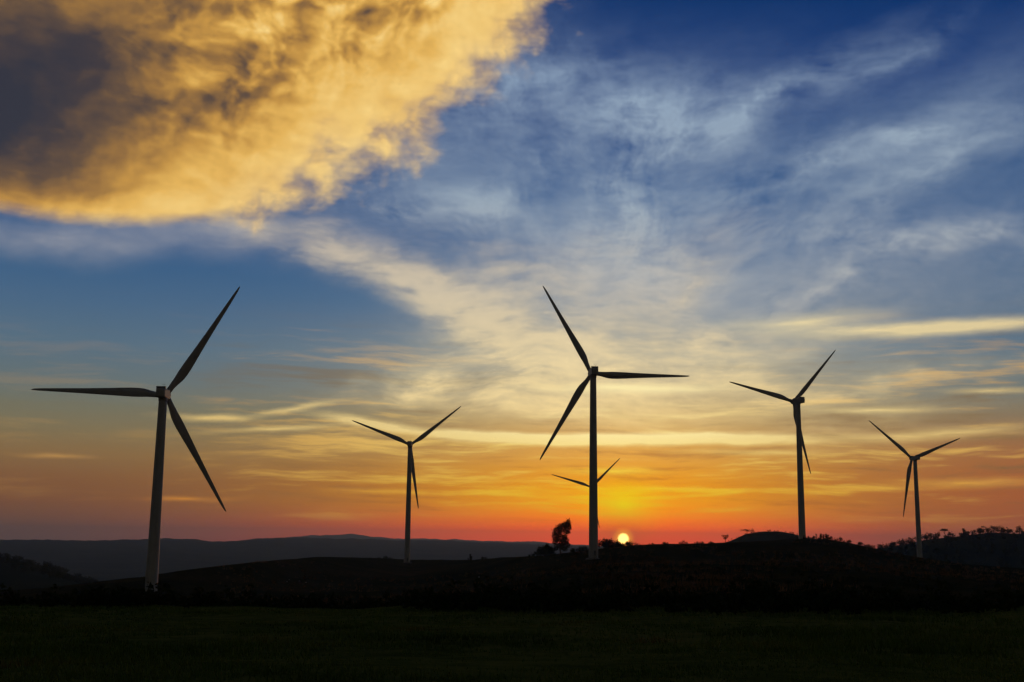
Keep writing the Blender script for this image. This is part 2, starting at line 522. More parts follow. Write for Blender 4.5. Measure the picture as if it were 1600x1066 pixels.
# ------------------------------------------------------------------ terrain
_perm = np.random.default_rng(3).random((256, 256)).astype(np.float64)


def vnoise(x, y):
    xi = np.floor(x).astype(int); yi = np.floor(y).astype(int)
    fx = x - xi; fy = y - yi
    fx = fx * fx * (3 - 2 * fx); fy = fy * fy * (3 - 2 * fy)
    p = lambda i, j: _perm[i & 255, j & 255]
    a = p(xi, yi) * (1 - fx) + p(xi + 1, yi) * fx
    b = p(xi, yi + 1) * (1 - fx) + p(xi + 1, yi + 1) * fx
    return (a * (1 - fy) + b * fy) * 2 - 1


def fbm(x, y, oct=5, gain=0.5):
    s = 0.0; a = 1.0
    for k in range(oct):
        s = s + a * vnoise(x + 17.3 * k, y - 9.1 * k)
        x = x * 2.03; y = y * 2.03; a *= gain
    return s


def el_tan(px, py):
    d = FW[None] + RT[None] * ((px - 800) / FOC)[:, None] + UP[None] * ((533 - py) / FOC)[:, None]
    return d[:, 2] / np.hypot(d[:, 0], d[:, 1])


CREST_R = ([-400, 0, 232, 400, 500, 640, 740, 830, 900, 1000, 1290, 1400, 1500, 1600, 2000],
           [430, 450, 490, 600, 750, 890, 820, 650, 605, 600, 665, 640, 610, 590, 560])
CREST_Y = ([-400, 0, 100, 160, 230, 300, 400, 500, 560, 640, 740, 800, 860, 920, 960, 1000, 1100, 1200, 1260, 1290, 1330, 1360, 1400, 1450, 1500, 1600, 2000],
           [945, 936, 924, 916, 908, 894, 880, 871, 873, 876, 876, 872, 867, 860, 854, 851, 849, 845, 842, 842, 848, 855, 864, 874, 882, 890, 900])
SLOPE_Y = ([-400, 0, 232, 400, 636, 927, 1100, 1290, 1438, 1600, 2000],
           [958, 952, 943, 916, 902, 883, 878, 873, 892, 906, 915])
HILL_Y = ([-500, -100, 0, 80, 160, 260, 700, 1000, 1110, 1140, 1165, 1190, 1215, 1240, 1275, 1310, 1360, 1400, 1450, 1500, 1550, 1600, 1700, 2000],
          [845, 858, 869, 887, 916, 940, 960, 880, 853, 846, 835, 831, 831, 834, 844, 859, 859, 853, 843, 838, 832, 834, 836, 845])
FAR_Y = ([-800, 0, 60, 120, 200, 270, 320, 350, 400, 470, 560, 700, 830, 1000, 2000],
         [846, 843, 842, 844, 843, 842, 845, 846.5, 842, 841, 843, 846, 851, 858, 862])
LAST_Y = ([-500, 300, 400, 440, 470, 505, 545, 600, 640, 740, 830, 1000, 2000],
          [849, 848, 845, 840, 837, 836, 836, 840, 841, 844, 847, 856, 862])


def profile(az):
    """knots (radius, height) of the land along azimuth az (degrees, 1-D array)"""
    a = np.clip(az, -62, 62)
    d = np.stack([np.sin(np.radians(a)), np.cos(np.radians(a)), 0 * a], -1)
    px = 800 + FOC * (d @ RT) / (d @ FW)

    def tab(t):
        v = np.interp(px, t[0], t[1])
        w = np.clip((np.abs(az) - 70) / 110.0, 0, 1); w = w * w * (3 - 2 * w) * 0.5
        mir = np.interp(1600 - px, t[0], t[1])
        return v * (1 - w) + mir * w

    one = np.ones_like(az)
    z_at = lambda r, y: CAM_H + r * el_tan(px * 0 + np.clip(px, -600, 2200), y)
    rc = tab(CREST_R)
    zc = z_at(rc, tab(CREST_Y))
    rs = rc * 0.78
    zs = z_at(rs, tab(SLOPE_Y))
    r2 = 1500 * one
    z2 = z_at(r2, tab(HILL_Y))
    r3 = 9000 * one
    z3 = z_at(r3, tab(FAR_Y))
    r4 = 15000 * one
    z4 = z_at(r4, tab(LAST_Y))
    R = [0 * one, 14 * one, 34 * one, 76 * one, 125 * one, rs, rc, rc + 230, rc + 480, r2, 2400 * one, 4000 * one, r3, 11500 * one, r4, 17000 * one]
    Zk = [0 * one, -0.18 * one, -0.85 * one, z_at(76 * one, 951.0 + 4.0 * fbm(az / 3.0, 0 * az + 2.5, 3)), -6.2 * one, zs, zc, zc - 7.5, zc - 24, z2,
          np.minimum(z2 - 55, -70), -150 * one, z3, -160 * one, z4, -170 * one]
    return np.array(R), np.array(Zk)


def pchip(R, Zk, r):
    """monotone cubic along axis 0; R, Zk (k, n); r (m, n)"""
    h = np.diff(R, axis=0); d = np.diff(Zk, axis=0) / h
    m = np.zeros_like(Zk)
    same = d[:-1] * d[1:] > 0
    w1 = 2 * h[1:] + h[:-1]; w2 = h[1:] + 2 * h[:-1]
    with np.errstate(divide='ignore', invalid='ignore'):
        hm = (w1 + w2) / (w1 / d[:-1] + w2 / d[1:])
    m[1:-1] = np.where(same, hm, 0.0)
    m[0] = d[0]; m[-1] = d[-1]
    out = np.zeros_like(r)
    for k in range(len(h)):
        last = k == len(h) - 1
        t = (r - R[k]) / h[k]
        sel = (t >= 0) & ((t < 1) | last)
        t = np.clip(t, 0, 1)
        v = (2 * t**3 - 3 * t**2 + 1) * Zk[k] + (t**3 - 2 * t**2 + t) * h[k] * m[k] + (-2 * t**3 + 3 * t**2) * Zk[k + 1] + (t**3 - t**2) * h[k] * m[k + 1]
        out = np.where(sel, v, out)
    return out


def heights(x, y):
    """ground height for arrays x, y (1-D)"""
    r = np.hypot(x, y); az = np.degrees(np.arctan2(x, y))
    R, Zk = profile(az)
    z = pchip(R, Zk, r[None])[0]
    return z + relief(x, y, r)


def relief(x, y, r):
    a0 = 0.10 * np.clip(r / 12.0, 0, 1)
    z = a0 * fbm(x / 7.0, y / 7.0, 4)
    z = z + 0.0009 * np.clip(r - 100, 0, 900) * fbm(x / 55.0, y / 55.0, 4)
    z = z + 0.0011 * np.clip(r - 1500, 0, 9000) * fbm(x / 520.0 + 31, y / 520.0, 5, 0.55)
    z = z + 0.0010 * np.clip(r - 3000, 0, 9000) * fbm(x / 140.0 + 3, y / 140.0, 3, 0.6)
    return z


def H(x, y):
    return float(heights(np.array([float(x)]), np.array([float(y)]))[0])


def ground_at(px, r):
    """point on the land at radius r along the bearing of picture column px (on the horizon)"""
    d = ray(px, 846.0 + (px - 800) * ROLL)
    a = math.atan2(d[0], d[1])
    x, y = r * math.sin(a), r * math.cos(a)
    return Vector((x, y, H(x, y)))


def build_ground():
    az = np.concatenate([np.linspace(-180, -36, 60, endpoint=False), np.linspace(-36, 36, 1300, endpoint=False), np.linspace(36, 180, 60, endpoint=False)])
    rr = np.concatenate([np.linspace(1.5, 12, 8, endpoint=False), np.geomspace(12, 17000, 270)])
    n = len(az)
    AZ, RR = np.meshgrid(np.radians(az), rr)
    x = (RR * np.sin(AZ)).ravel(); y = (RR * np.cos(AZ)).ravel()
    R, Zk = profile(az)
    z = pchip(R, Zk, RR).ravel() + relief(x, y, RR.ravel())
    verts = np.concatenate([[[0, 0, 0]], np.stack([x, y, z], -1)])
    m = len(rr)
    i = np.arange(m - 1)[:, None]; j = np.arange(n)[None]
    a = 1 + i * n + j; b = 1 + i * n + (j + 1) % n
    quads = np.stack([a, a + n, b + n, b], -1).reshape(-1, 4)
    # inner cap as degenerate-free quads: pair up the fan
    jj = np.arange(0, n, 2)
    cap = np.stack([np.zeros_like(jj), 1 + jj, 1 + (jj + 1) % n, 1 + (jj + 2) % n], -1)
    cap = cap[:, [0, 1, 2, 3]]
    me = mesh_np('ground', verts, np.concatenate([quads, cap]), MAT_GROUND, smooth=True)
    tag(link('ground', me), 'dark rolling grassland with wooded far hills', None, None, 'structure')


build_ground()

# ------------------------------------------------------------------ air
def build_haze():
    m = bpy.data.materials.new('haze_air')
    m.use_nodes = True
    nt = m.node_tree
    nt.nodes.clear()
    v = nt.nodes.new('ShaderNodeVolumePrincipled')
    v.inputs['Color'].default_value = (0.42, 0.6, 0.9, 1)
    v.inputs['Density'].default_value = HAZE_DENSITY
    v.inputs['Anisotropy'].default_value = 0.55
    o = nt.nodes.new('ShaderNodeOutputMaterial')
    nt.links.new(v.outputs[0], o.inputs['Volume'])
    bm = bmesh.new()
    bmesh.ops.create_cube(bm, size=1.0)
    for q in bm.verts:
        q.co = Vector((q.co.x * 35000, q.co.y * 35000, -215 if q.co.z < 0 else 150))
    me = bpy.data.meshes.new('haze')
    bm.to_mesh(me); bm.free()
    me.materials.append(m)
    tag(link('haze', me), 'thin evening haze over the hills', None, None, 'stuff')


HAZE_DENSITY = 6e-5
build_haze()

# ------------------------------------------------------------------ wind turbines
def rings_mesh(name, rings, mat, cap=True, smooth=True):
    """closed loft through rings (k, n, 3)"""
    rings = np.asarray(rings, float)
    k, n, _ = rings.shape
    verts = rings.reshape(-1, 3)
    i = np.arange(k - 1)[:, None]; j = np.arange(n)[None]
    a = i * n + j; b = i * n + (j + 1) % n
    quads = np.stack([a, b, b + n, a + n], -1).reshape(-1, 4).tolist()
    if cap:
        quads.append(list(range(n))[::-1])
        quads.append(list(range((k - 1) * n, k * n)))
    me = bpy.data.meshes.new(name)
    me.from_pydata(verts.tolist(), [], quads)
    me.polygons.foreach_set('use_smooth', [smooth] * len(quads))
    me.materials.append(mat)
    me.update()
    return me


def circle(r, z, n=36):
    t = np.arange(n) * 2 * math.pi / n
    return np.stack([r * np.cos(t), r * np.sin(t), np.full(n, z)], -1)


def box_bm(bm, c, s, rot=None, bev=0.0):
    r = bmesh.ops.create_cube(bm, size=1.0)
    vs = r['verts']
    M = Matrix.Translation(c) @ (rot or Matrix.Identity(4)) @ Matrix.Diagonal((*s, 1))
    bmesh.ops.transform(bm, matrix=M, verts=vs)
    if bev:
        es = list({e for v in vs for e in v.link_edges})
        bmesh.ops.bevel(bm, geom=es, offset=bev, segments=3, affect='EDGES', profile=0.5)


def bm_mesh(name, bm, mat, smooth=False):
    me = bpy.data.meshes.new(name)
    bm.to_mesh(me); bm.free()
    me.materials.append(mat)
    if smooth:
        me.polygons.foreach_set('use_smooth', [True] * len(me.polygons))
    return me


BLADE_R = 46.5


def blade_mesh():
    """span +Z, leading edge +X (direction of rotation), pressure side +Y"""
    rr = np.array([1.1, 2.2, 3.5, 5.0, 6.5, 8.0, 9.8, 12, 15, 19, 23, 27, 31, 35, 39, 42, 44, 45.4, 46.2, 46.5])
    ch = np.interp(rr, [1.1, 2.6, 5, 8, 10.5, 14, 20, 28, 36, 42, 45, 46.2, 46.5], [2.0, 2.0, 2.5, 3.35, 3.65, 3.4, 2.75, 2.05, 1.5, 1.08, 0.8, 0.4, 0.12])
    th = np.interp(rr, [1.1, 2.6, 5, 8, 12, 20, 30, 46.5], [1.0, 1.0, 0.72, 0.44, 0.32, 0.24, 0.2, 0.16])
    tw = np.interp(rr, [1.1, 5, 10, 20, 30, 46.5], [13, 13, 11, 6, 2.5, -1])
    rd = np.interp(rr, [1.1, 2.6, 7, 46.5], [1.0, 1.0, 0.0, 0.0])     # roundness
    n = 20
    t = np.arange(n) * 2 * math.pi / n
    rings = []
    for r, c, h, w, ro in zip(rr, ch, th, tw, rd):
        c = c * (1.0 if r < 3 else 0.93)
        cx = np.cos(t)
        foil_x = 0.5 * c * cx - (0.18 * c) * (1 - ro)
        shape = np.where(cx < 0, (1 - np.abs(cx) ** 1.6) * 0.9 + 0.1 * np.abs(np.sin(t)), 1.0)
        yy = 0.5 * c * h * np.sin(t) * (ro + (1 - ro) * shape)
        a = math.radians(w)
        x = foil_x * math.cos(a) - yy * math.sin(a)
        y = foil_x * math.sin(a) + yy * math.cos(a)
        y = y + 1.0 * (r / BLADE_R) ** 2.2 * 0.6
        rings.append(np.stack([x, y, np.full(n, r)], -1))
    return rings_mesh('blade', rings, MAT_PAINT)


ME_BLADE = blade_mesh()


def hub_mesh():
    prof = [(0.2, 2.55), (0.7, 2.45), (1.15, 2.1), (1.5, 1.5), (1.66, 0.7), (1.68, 0.0), (1.62, -0.8), (1.5, -1.35)]
    return rings_mesh('hub', [circle(r, z, 28) for r, z in prof[::-1]], MAT_PAINT)


ME_HUB = hub_mesh()


def nacelle_mesh():
    bm = bmesh.new()
    box_bm(bm, (0, -5.7, 0.15), (3.5, 8.6, 3.7), bev=0.5)
    for v in bm.verts:                                        # belly rises and narrows to the rear
        t = max(0.0, (-v.co.y - 6.0) / 4.0)
        if v.co.z < 0: v.co.z += 0.9 * t
        v.co.x *= 1 - 0.12 * t
    return bm_mesh('nacelle', bm, MAT_PAINT)


def cooler_mesh():
    bm = bmesh.new()
    box_bm(bm, (0, -8.9, 2.33), (2.9, 0.5, 0.95), bev=0.06)
    for sx in (-1, 1):
        box_bm(bm, (sx * 1.5, -8.7, 2.3), (0.1, 1.3, 1.0))
    return bm_mesh('cooler', bm, MAT_METAL)


def mast_mesh():
    bm = bmesh.new()
    box_bm(bm, (0.6, -7.3, 2.75), (0.07, 0.07, 1.6))
    box_bm(bm, (0.6, -7.3, 3.45), (0.9, 0.05, 0.05))
    box_bm(bm, (0.18, -7.3, 3.6), (0.12, 0.12, 0.22)); box_bm(bm, (1.02, -7.3, 3.6), (0.12, 0.3, 0.16))
    return bm_mesh('wind_vane', bm, MAT_METAL)


ME_NAC, ME_COOL, ME_MAST = nacelle_mesh(), cooler_mesh(), mast_mesh()
TILT, CONE, OVER = math.radians(5), math.radians(2), 4.6

TURBINES = [
    (-122.5, 405.9, 49.8, -0.099, 1.027, 'wind turbine beside the open valley with one blade pointing level'),
    (-73.2, 840.2, 68.5, -0.009, 2.762, 'slim wind turbine on the grassy crest against the pale far hills'),
    (36.9, 527.0, 76.8, -0.095, 2.095, 'large wind turbine between the windswept tree and the setting sun'),
    (174.9, 709.6, 87.1, -0.356, 0.837, 'wind turbine behind the bushy crest next to the low bare hillock'),
    (315.4, 908.1, 67.6, -0.2, 2.474, 'wind turbine in front of the dark wooded hill, one blade nearly straight down'),
    (88.4, 1275.8, 59.9, -0.216, 0.774, 'small distant wind turbine mostly hidden behind the tower of a larger one'),
]
TOWER_SPOTS = []


def build_turbine(hx, hy, hz, yaw, ph, label):
    hub = Vector((hx, hy, hz + CAM_H))
    a = Vector((math.sin(yaw) * math.cos(TILT), math.cos(yaw) * math.cos(TILT), math.sin(TILT)))
    r = Vector((math.cos(yaw), -math.sin(yaw), 0.0))
    u = r.cross(a)
    tx, ty = hub.x - math.sin(yaw) * OVER, hub.y - math.cos(yaw) * OVER
    gz = H(tx, ty)
    TOWER_SPOTS.append((tx, ty))
    root = link('wind_turbine', None, loc=(tx, ty, gz))
    tag(root, label, 'wind turbine', 'wind turbines on the ridge')
    base = Vector((tx, ty, gz))
    top = hub.z - math.sin(TILT) * OVER - 1.75 - gz
    # foundation and tower
    f = rings_mesh('foundation', [circle(3.6, -1.6, 24), circle(3.6, 0.1, 24), circle(2.6, 0.42, 24)], MAT_CONC, smooth=False)
    link('foundation', f, root)
    rb, rt = 2.12, 1.42
    zs = [0.4, 1.0, top * 0.12, top * 0.34, top * 0.345, top * 0.67, top * 0.675, top * 0.97, top]
    rad = [rb - (rb - rt) * (z / top) for z in zs]
    tw = link('tower', rings_mesh('tower', [circle(q, z) for q, z in zip(rad, zs)], MAT_PAINT), root)
    for fz in (0.335, 0.668):
        q = rb - (rb - rt) * fz
        link('flange', rings_mesh('flange', [circle(q + 0.01, top * fz - 0.12), circle(q + 0.05, top * fz - 0.1), circle(q + 0.05, top * fz + 0.1), circle(q + 0.01, top * fz + 0.12)], MAT_PAINT, smooth=False), tw)
    bm = bmesh.new()
    box_bm(bm, (0.5, -rb + 0.03, 2.6), (0.95, 0.24, 2.1), bev=0.04)
    link('door', bm_mesh('door', bm, MAT_METAL), tw)
    bm = bmesh.new()
    for k in range(6):
        box_bm(bm, (0.5, -rb - 0.35 - 0.3 * (5 - k), 0.42 + 0.2 * k), (1.1, 0.3, 0.06))
    for sx in (-0.08, 1.08):
        box_bm(bm, (sx, -rb - 1.05, 1.0), (0.06, 2.0, 0.12), Matrix.Rotation(math.radians(33), 4, 'X'))
    link('steps', bm_mesh('steps', bm, MAT_METAL), tw)
    # nacelle, hub, blades
    nac = link('nacelle', ME_NAC, root, hub - base)
    nac.rotation_euler = (TILT, 0, -yaw)
    link('cooler', ME_COOL, nac); link('wind_vane', ME_MAST, nac)
    link('yaw_collar', rings_mesh('yaw_collar', [circle(rt - 0.02, top - 0.5), circle(rt + 0.14, top - 0.3), circle(rt + 0.14, top + 0.6)], MAT_PAINT), root)
    hb = link('hub', ME_HUB, root, hub - base)
    hb.matrix_local = Matrix.Translation(hub - base) @ a.to_track_quat('Z', 'Y').to_matrix().to_4x4()
    for k in range(3):
        th = ph + k * 2 * math.pi / 3
        s = (r * math.cos(th) + u * math.sin(th)) * math.cos(CONE) + a * math.sin(CONE)
        t = -r * math.sin(th) + u * math.cos(th)
        y = s.cross(t)
        M = Matrix((t, y, s)).transposed()
        b = link('blade', ME_BLADE, root)
        b.matrix_local = Matrix.Translation(hub - base) @ M.to_4x4()
    return root


for T in TURBINES:
    build_turbine(*T)

# ------------------------------------------------------------------ vegetation
def leaf_quads(c, size, rg, flat=0.0):
    """one small pointed quad per centre c (n, 3), random orientation"""
    n = len(c)
    d = rg.normal(size=(n, 3)); d[:, 2] *= 1 - flat
    d /= np.linalg.norm(d, axis=1)[:, None] + 1e-9
    e = rg.normal(size=(n, 3)); e -= (e * d).sum(1)[:, None] * d
    e /= np.linalg.norm(e, axis=1)[:, None] + 1e-9
    s = (size * rg.uniform(0.6, 1.3, n))[:, None]
    p = np.stack([c - d * s, c + e * s * 0.45, c + d * s, c - e * s * 0.45], 1)
    return p.reshape(-1, 3)


def clump_points(clumps, n, rg):
    """points inside ellipsoids (cx, cy, cz, rx, ry, rz), denser to the shell"""
    w = np.array([c[3] * c[4] * c[5] for c in clumps]) ** 0.75
    idx = rg.choice(len(clumps), n, p=w / w.sum())
    C = np.array(clumps)[idx]
    d = rg.normal(size=(n, 3)); d /= np.linalg.norm(d, axis=1)[:, None]
    q = rg.uniform(0.2, 1.0, n) ** 0.45 * (1 + 0.18 * rg.normal(size=n))
    return C[:, :3] + d * q[:, None] * C[:, 3:]


def foliage(name, clumps, n, size, rg, mat=None):
    v = leaf_quads(clump_points(clumps, n, rg), size, rg)
    f = np.arange(len(v)).reshape(-1, 4)
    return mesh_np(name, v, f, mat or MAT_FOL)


def tubes_mesh(name, paths, mat, n=7):
    """paths: list of [(x, y, z, r), ...] tapered limbs"""
    V, F = [], []
    for p in paths:
        p = np.asarray(p, float)
        o = len(V)
        for i, q in enumerate(p):
            t = p[min(i + 1, len(p) - 1), :3] - p[max(i - 1, 0), :3]
            t = Vector(t).normalized()
            a = t.cross(Vector((0.3, 1, 0.1))).normalized(); b = t.cross(a)
            for k in range(n):
                w = 2 * math.pi * k / n
                V.append(Vector(q[:3]) + (a * math.cos(w) + b * math.sin(w)) * q[3])
        for i in range(len(p) - 1):
            for k in range(n):
                F.append((o + i * n + k, o + i * n + (k + 1) % n, o + (i + 1) * n + (k + 1) % n, o + (i + 1) * n + k))
    me = bpy.data.meshes.new(name)
    me.from_pydata([tuple(v) for v in V], [], F)
    me.polygons.foreach_set('use_smooth', [True] * len(F))
    me.materials.append(mat)
    me.update()
    return me


def plant(name, cat, label, px, r, clumps, n, leaf, stems, group=None, part='crown', stem='trunk', sink=0.15):
    p = ground_at(px, r)
    root = link(name, None, loc=(p.x, p.y, p.z - sink))
    a = math.atan2(p.x, p.y)
    root.rotation_euler = (0, 0, -a)
    tag(root, label, cat, group)
    rg = np.random.default_rng(int(px) * 7 + int(r))
    link(part, foliage(part, clumps, n, leaf, rg), root)
    link(stem, tubes_mesh(stem, stems, MAT_BARK), root)
    return root


def bush_clumps(w, h, k, rg, depth=0.8):
    out = []
    for i in range(k):
        x = rg.uniform(-0.5, 0.5) * w
        q = max(0.28, 1 - (abs(x) / (0.5 * w)) ** 2.2)
        hh = h * q * rg.uniform(0.55, 1.0)
        rr = rg.uniform(0.16, 0.28) * min(w, 2.5 * h) * 0.6
        out.append((x, rg.uniform(-0.5, 0.5) * w * depth, max(hh - rr, rr * 0.7), rr * 1.15, rr * 1.1, rr))
        out.append((x, rg.uniform(-0.4, 0.4) * w * depth, hh * 0.42, rr * 1.2, rr * 1.1, hh * 0.42))
    return out


def bush(label, px, r, w, h, k=7, n=700, leaf=None, group=None, name='bush'):
    rg = np.random.default_rng(int(px * 13 + r))
    cl = bush_clumps(w, h, k, rg)
    stems = []
    for i in range(4):
        x = rg.uniform(-0.3, 0.3) * w; y = rg.uniform(-0.2, 0.2) * w
        stems.append([(x * 0.03, y * 0.03, -0.2, 0.05 * h ** 0.6), (x * 0.7, y * 0.7, h * 0.3, 0.035 * h ** 0.6), (x, y, h * 0.62, 0.012)])
    return plant(name, 'bush', label, px, r, cl, n, leaf or 0.055 * h + 0.1, stems, group, 'foliage', 'stem')


def crest(px):
    return float(np.interp(px, *CREST_R)) - 4.0


def mpp(r):
    return r / FOC                      # metres per picture pixel at range r


# the windswept tree beside the large turbine
R0 = crest(876)
u_ = mpp(R0)
wt = lambda x, y: ((x - 876) * u_, (870 - y) * u_)


def C(x, y, rx, ry, dy=0.0, dep=None):
    a, b = wt(x, y)
    return (a, dy, b, rx * u_, (dep or rx) * u_, ry * u_)


plant('windswept_tree', 'tree', 'dark windswept tree leaning away from the large turbine, tallest on the ridge', 876, R0,
      [C(872, 836, 8, 9), C(867, 843, 5, 8), C(878, 830, 8, 7, 1), C(884, 826, 7, 6, -1), C(888, 821, 4, 5), C(889, 829, 4, 5, 0.5), C(886, 836, 5, 4, -.6),
       C(876, 846, 8, 6), C(883, 843, 4, 4), C(881, 852, 5, 5), C(868, 852, 5, 5, .6), C(884, 849, 5, 6), C(887, 856, 4.5, 5, .5), C(876, 857, 7, 5), C(869, 861, 4, 4, -.5), C(882, 862, 5, 4)],
      8500, 0.34,
      [[(*wt(876, 871)[:1], 0, -0.3, 0.42), (wt(875, 862)[0], 0, wt(0, 862)[1], 0.34), (wt(877, 850)[0], 0.1, wt(0, 850)[1], 0.27), (wt(880, 838)[0], 0, wt(0, 838)[1], 0.16), (wt(887, 824)[0], 0, wt(0, 824)[1], 0.05)],
       [(wt(876, 856)[0], 0, wt(0, 856)[1], 0.2), (wt(871, 846)[0], 0.4, wt(0, 846)[1], 0.14), (wt(869, 838)[0], 0.5, wt(0, 838)[1], 0.04)],
       [(wt(876, 860)[0], 0, wt(0, 860)[1], 0.18), (wt(882, 855)[0], -0.4, wt(0, 855)[1], 0.12), (wt(887, 849)[0], -0.6, wt(0, 849)[1], 0.04)],
       [(wt(878, 846)[0], 0, wt(0, 846)[1], 0.15), (wt(873, 836)[0], -0.3, wt(0, 836)[1], 0.09), (wt(874, 829)[0], -0.3, wt(0, 829)[1], 0.03)]])

bush('wide ragged bush at the foot of the windswept tree', 851, crest(851), 11.0, 7.4, 12, 2200)
bush('small upright bush standing apart from the ragged bush by the windswept tree', 831, crest(831), 2.6, 4.6, 4, 500)
bush('low bush between the windswept tree and the large turbine', 908, crest(908), 11.0, 4.2, 9, 1300)
bush('rounded dark bush on the ridge just beside the setting sun', 950, crest(950), 15.0, 5.6, 12, 2600)
bush('low bush right under the setting sun on the ridge', 984, crest(984), 11.0, 3.0, 9, 1300)
bush('thin pointed shrub alone on the grassy crest', 735, crest(735), 2.6, 6.0, 4, 500)
bush('low thicket beside the thin pointed shrub on the crest', 757, crest(757), 5.4, 2.6, 5, 500)
bush('low round bush on the crest near the slim turbine', 603, crest(603), 10.0, 3.4, 7, 800)
for i, (px, w, h) in enumerate([(1018, 4, 1.6), (1040, 6, 2.0), (1066, 7, 2.4), (1092, 5, 1.8), (1112, 4, 1.5)]):
    bush('low bush in the row along the bare skyline between the sun and the hillock', px, crest(px), w, h, 5, 420, group='low bushes between the sun and the hillock')
CREST_LABELS = {1284: 'tallest bush of the thick row beside the turbine near the hillock', 1262: 'bush right at the tower foot, first of the thick crest row',
                1356: 'lowest bush, far end of the thick crest row facing the wooded hill'}
for i, (px, w, h) in enumerate([(1262, 4.5, 2.4), (1275, 4, 3.2), (1284, 3.2, 4.0), (1292, 4, 3.6), (1301, 5, 3.2), (1312, 5.5, 3.0), (1325, 5, 2.8), (1340, 6, 2.6), (1356, 5, 2.2)]):
    bush(CREST_LABELS.get(px, 'dark bush in the thick row on the crest beside the turbine near the hillock'), px, crest(px), w, h, 5, 420, group='bushes along the crest by the hillock')


def round_tree(name, label, px, r, h, cw, chh, n=500, leaf=None, group=None, flat=False):
    """trunk with a round or umbrella crown"""
    rg = np.random.default_rng(int(px * 11 + r))
    zc = h - chh * 0.5
    cl = []
    for i in range(9):
        t = rg.uniform(0, 2 * math.pi); q = rg.uniform(0, 0.5) ** 0.8
        z = zc + (rg.uniform(-0.3, 0.3) * chh if not flat else rg.uniform(-0.1, 0.25) * chh)
        s = rg.uniform(0.2, 0.32)
        cl.append((math.cos(t) * cw * q * 0.85, math.sin(t) * cw * q * 0.85, z, cw * s, cw * s, chh * s * 0.9))
    st = [[(0, 0, -0.3, 0.035 * h), (0.05 * h, 0, h * 0.35, 0.026 * h), (0, 0, zc, 0.012 * h)]]
    for i in range(4):
        t = rg.uniform(0, 2 * math.pi)
        st.append([(0.03 * h, 0, h * 0.4, 0.016 * h), (math.cos(t) * cw * 0.2, math.sin(t) * cw * 0.2, zc - chh * 0.2, 0.01 * h), (math.cos(t) * cw * 0.36, math.sin(t) * cw * 0.36, zc, 0.004 * h)])
    return plant(name, 'tree', label, px, r, cl, n, leaf or 0.05 * h, st, group)


round_tree('small_tree', 'tiny round-topped tree standing alone on the flank of the low hillock', 1133, 690, 5.4, 3.2, 3.2, 420)
round_tree('small_tree', 'flat-topped tree cluster on the shoulder of the low hillock', 1167, 1488, 6.5, 11.5, 4.5, 700, flat=True)
round_tree('small_tree', 'bushy small tree touching the flat-topped cluster on the hillock', 1176, 1490, 5.6, 6.0, 4.2, 400)
round_tree('umbrella_tree', 'umbrella-shaped tree with flat crown and bare trunk on the wooded hill', 1477, 1490, 10.5, 11.5, 4.0, 700, flat=True)
round_tree('small_tree', 'lone upright small tree above the skyline of the wooded hill', 1508, 1495, 9.5, 5.0, 6.0, 420)
round_tree('small_tree', 'stubby tree just past the tower on the wooded hill slope', 1453, 1490, 9.5, 7.5, 7.0, 500)
round_tree('small_tree', 'thin tree between the stubby tree and the umbrella tree', 1467, 1490, 8.0, 3.4, 5.4, 300)
for px in (1403, 1414, 1431):
    round_tree('small_tree', 'small dark tree on the low end of the wooded hill', px, 1488, 7.0, 7.0, 5.6, 350, group='trees on the low end of the wooded hill')
TOP_LABELS = {1594: 'dark tree standing apart beyond the clump on the wooded hill top', 1554: 'tallest tree in the clump on the wooded hill top',
              1531: 'low tree at the near end of the wooded hill top, beside the lone upright tree'}
for px, hh in ((1531, 8), (1541, 9), (1554, 10), (1563, 9), (1594, 10)):
    round_tree('small_tree', TOP_LABELS.get(px, 'dark tree in the clump on the wooded hill top'), px, 1497, hh, 9.5, 7.0, 450, group='trees along the top of the wooded hill')


def woodland():
    """far tree cover on the hill flanks, seen as one dark mass"""
    rg = np.random.default_rng(21)
    V = []
    spots = []
    for i in range(640):
        spots.append((rg.uniform(1330, 1900), rg.uniform(1180, 1560), rg.uniform(4, 8)))
    for i in range(420):
        spots.append((rg.uniform(-320, 190), rg.uniform(1250, 1560), rg.uniform(4, 7.5)))
    for i in range(60):
        spots.append((rg.uniform(1120, 1280), rg.uniform(1380, 1540), rg.uniform(1.5, 3)))
    for px, r, h in spots:
        p = ground_at(px, r)
        cl = [(0, 0, h * 0.6, h * 0.42, h * 0.42, h * 0.36), (rg.uniform(-.2, .2) * h, 0, h * 0.35, h * 0.4, h * 0.4, h * 0.34), (rg.uniform(-.3, .3) * h, 0.2 * h, h * 0.5, h * 0.3, h * 0.3, h * 0.3)]
        V.append(leaf_quads(clump_points(cl, 46, rg) + np.array(p), 0.16 * h, rg))
    V = np.concatenate(V)
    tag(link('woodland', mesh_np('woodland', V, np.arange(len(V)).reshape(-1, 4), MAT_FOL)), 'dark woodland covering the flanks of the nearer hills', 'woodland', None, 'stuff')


woodland()


def scatter(n, r0, r1, a0, a1, rg, pw=1.0):
    r = r0 + (r1 - r0) * rg.uniform(0, 1, n) ** pw
    a = np.radians(rg.uniform(a0, a1, n))
    x = r * np.sin(a); y = r * np.cos(a)
    return np.stack([x, y, heights(x, y)], -1)


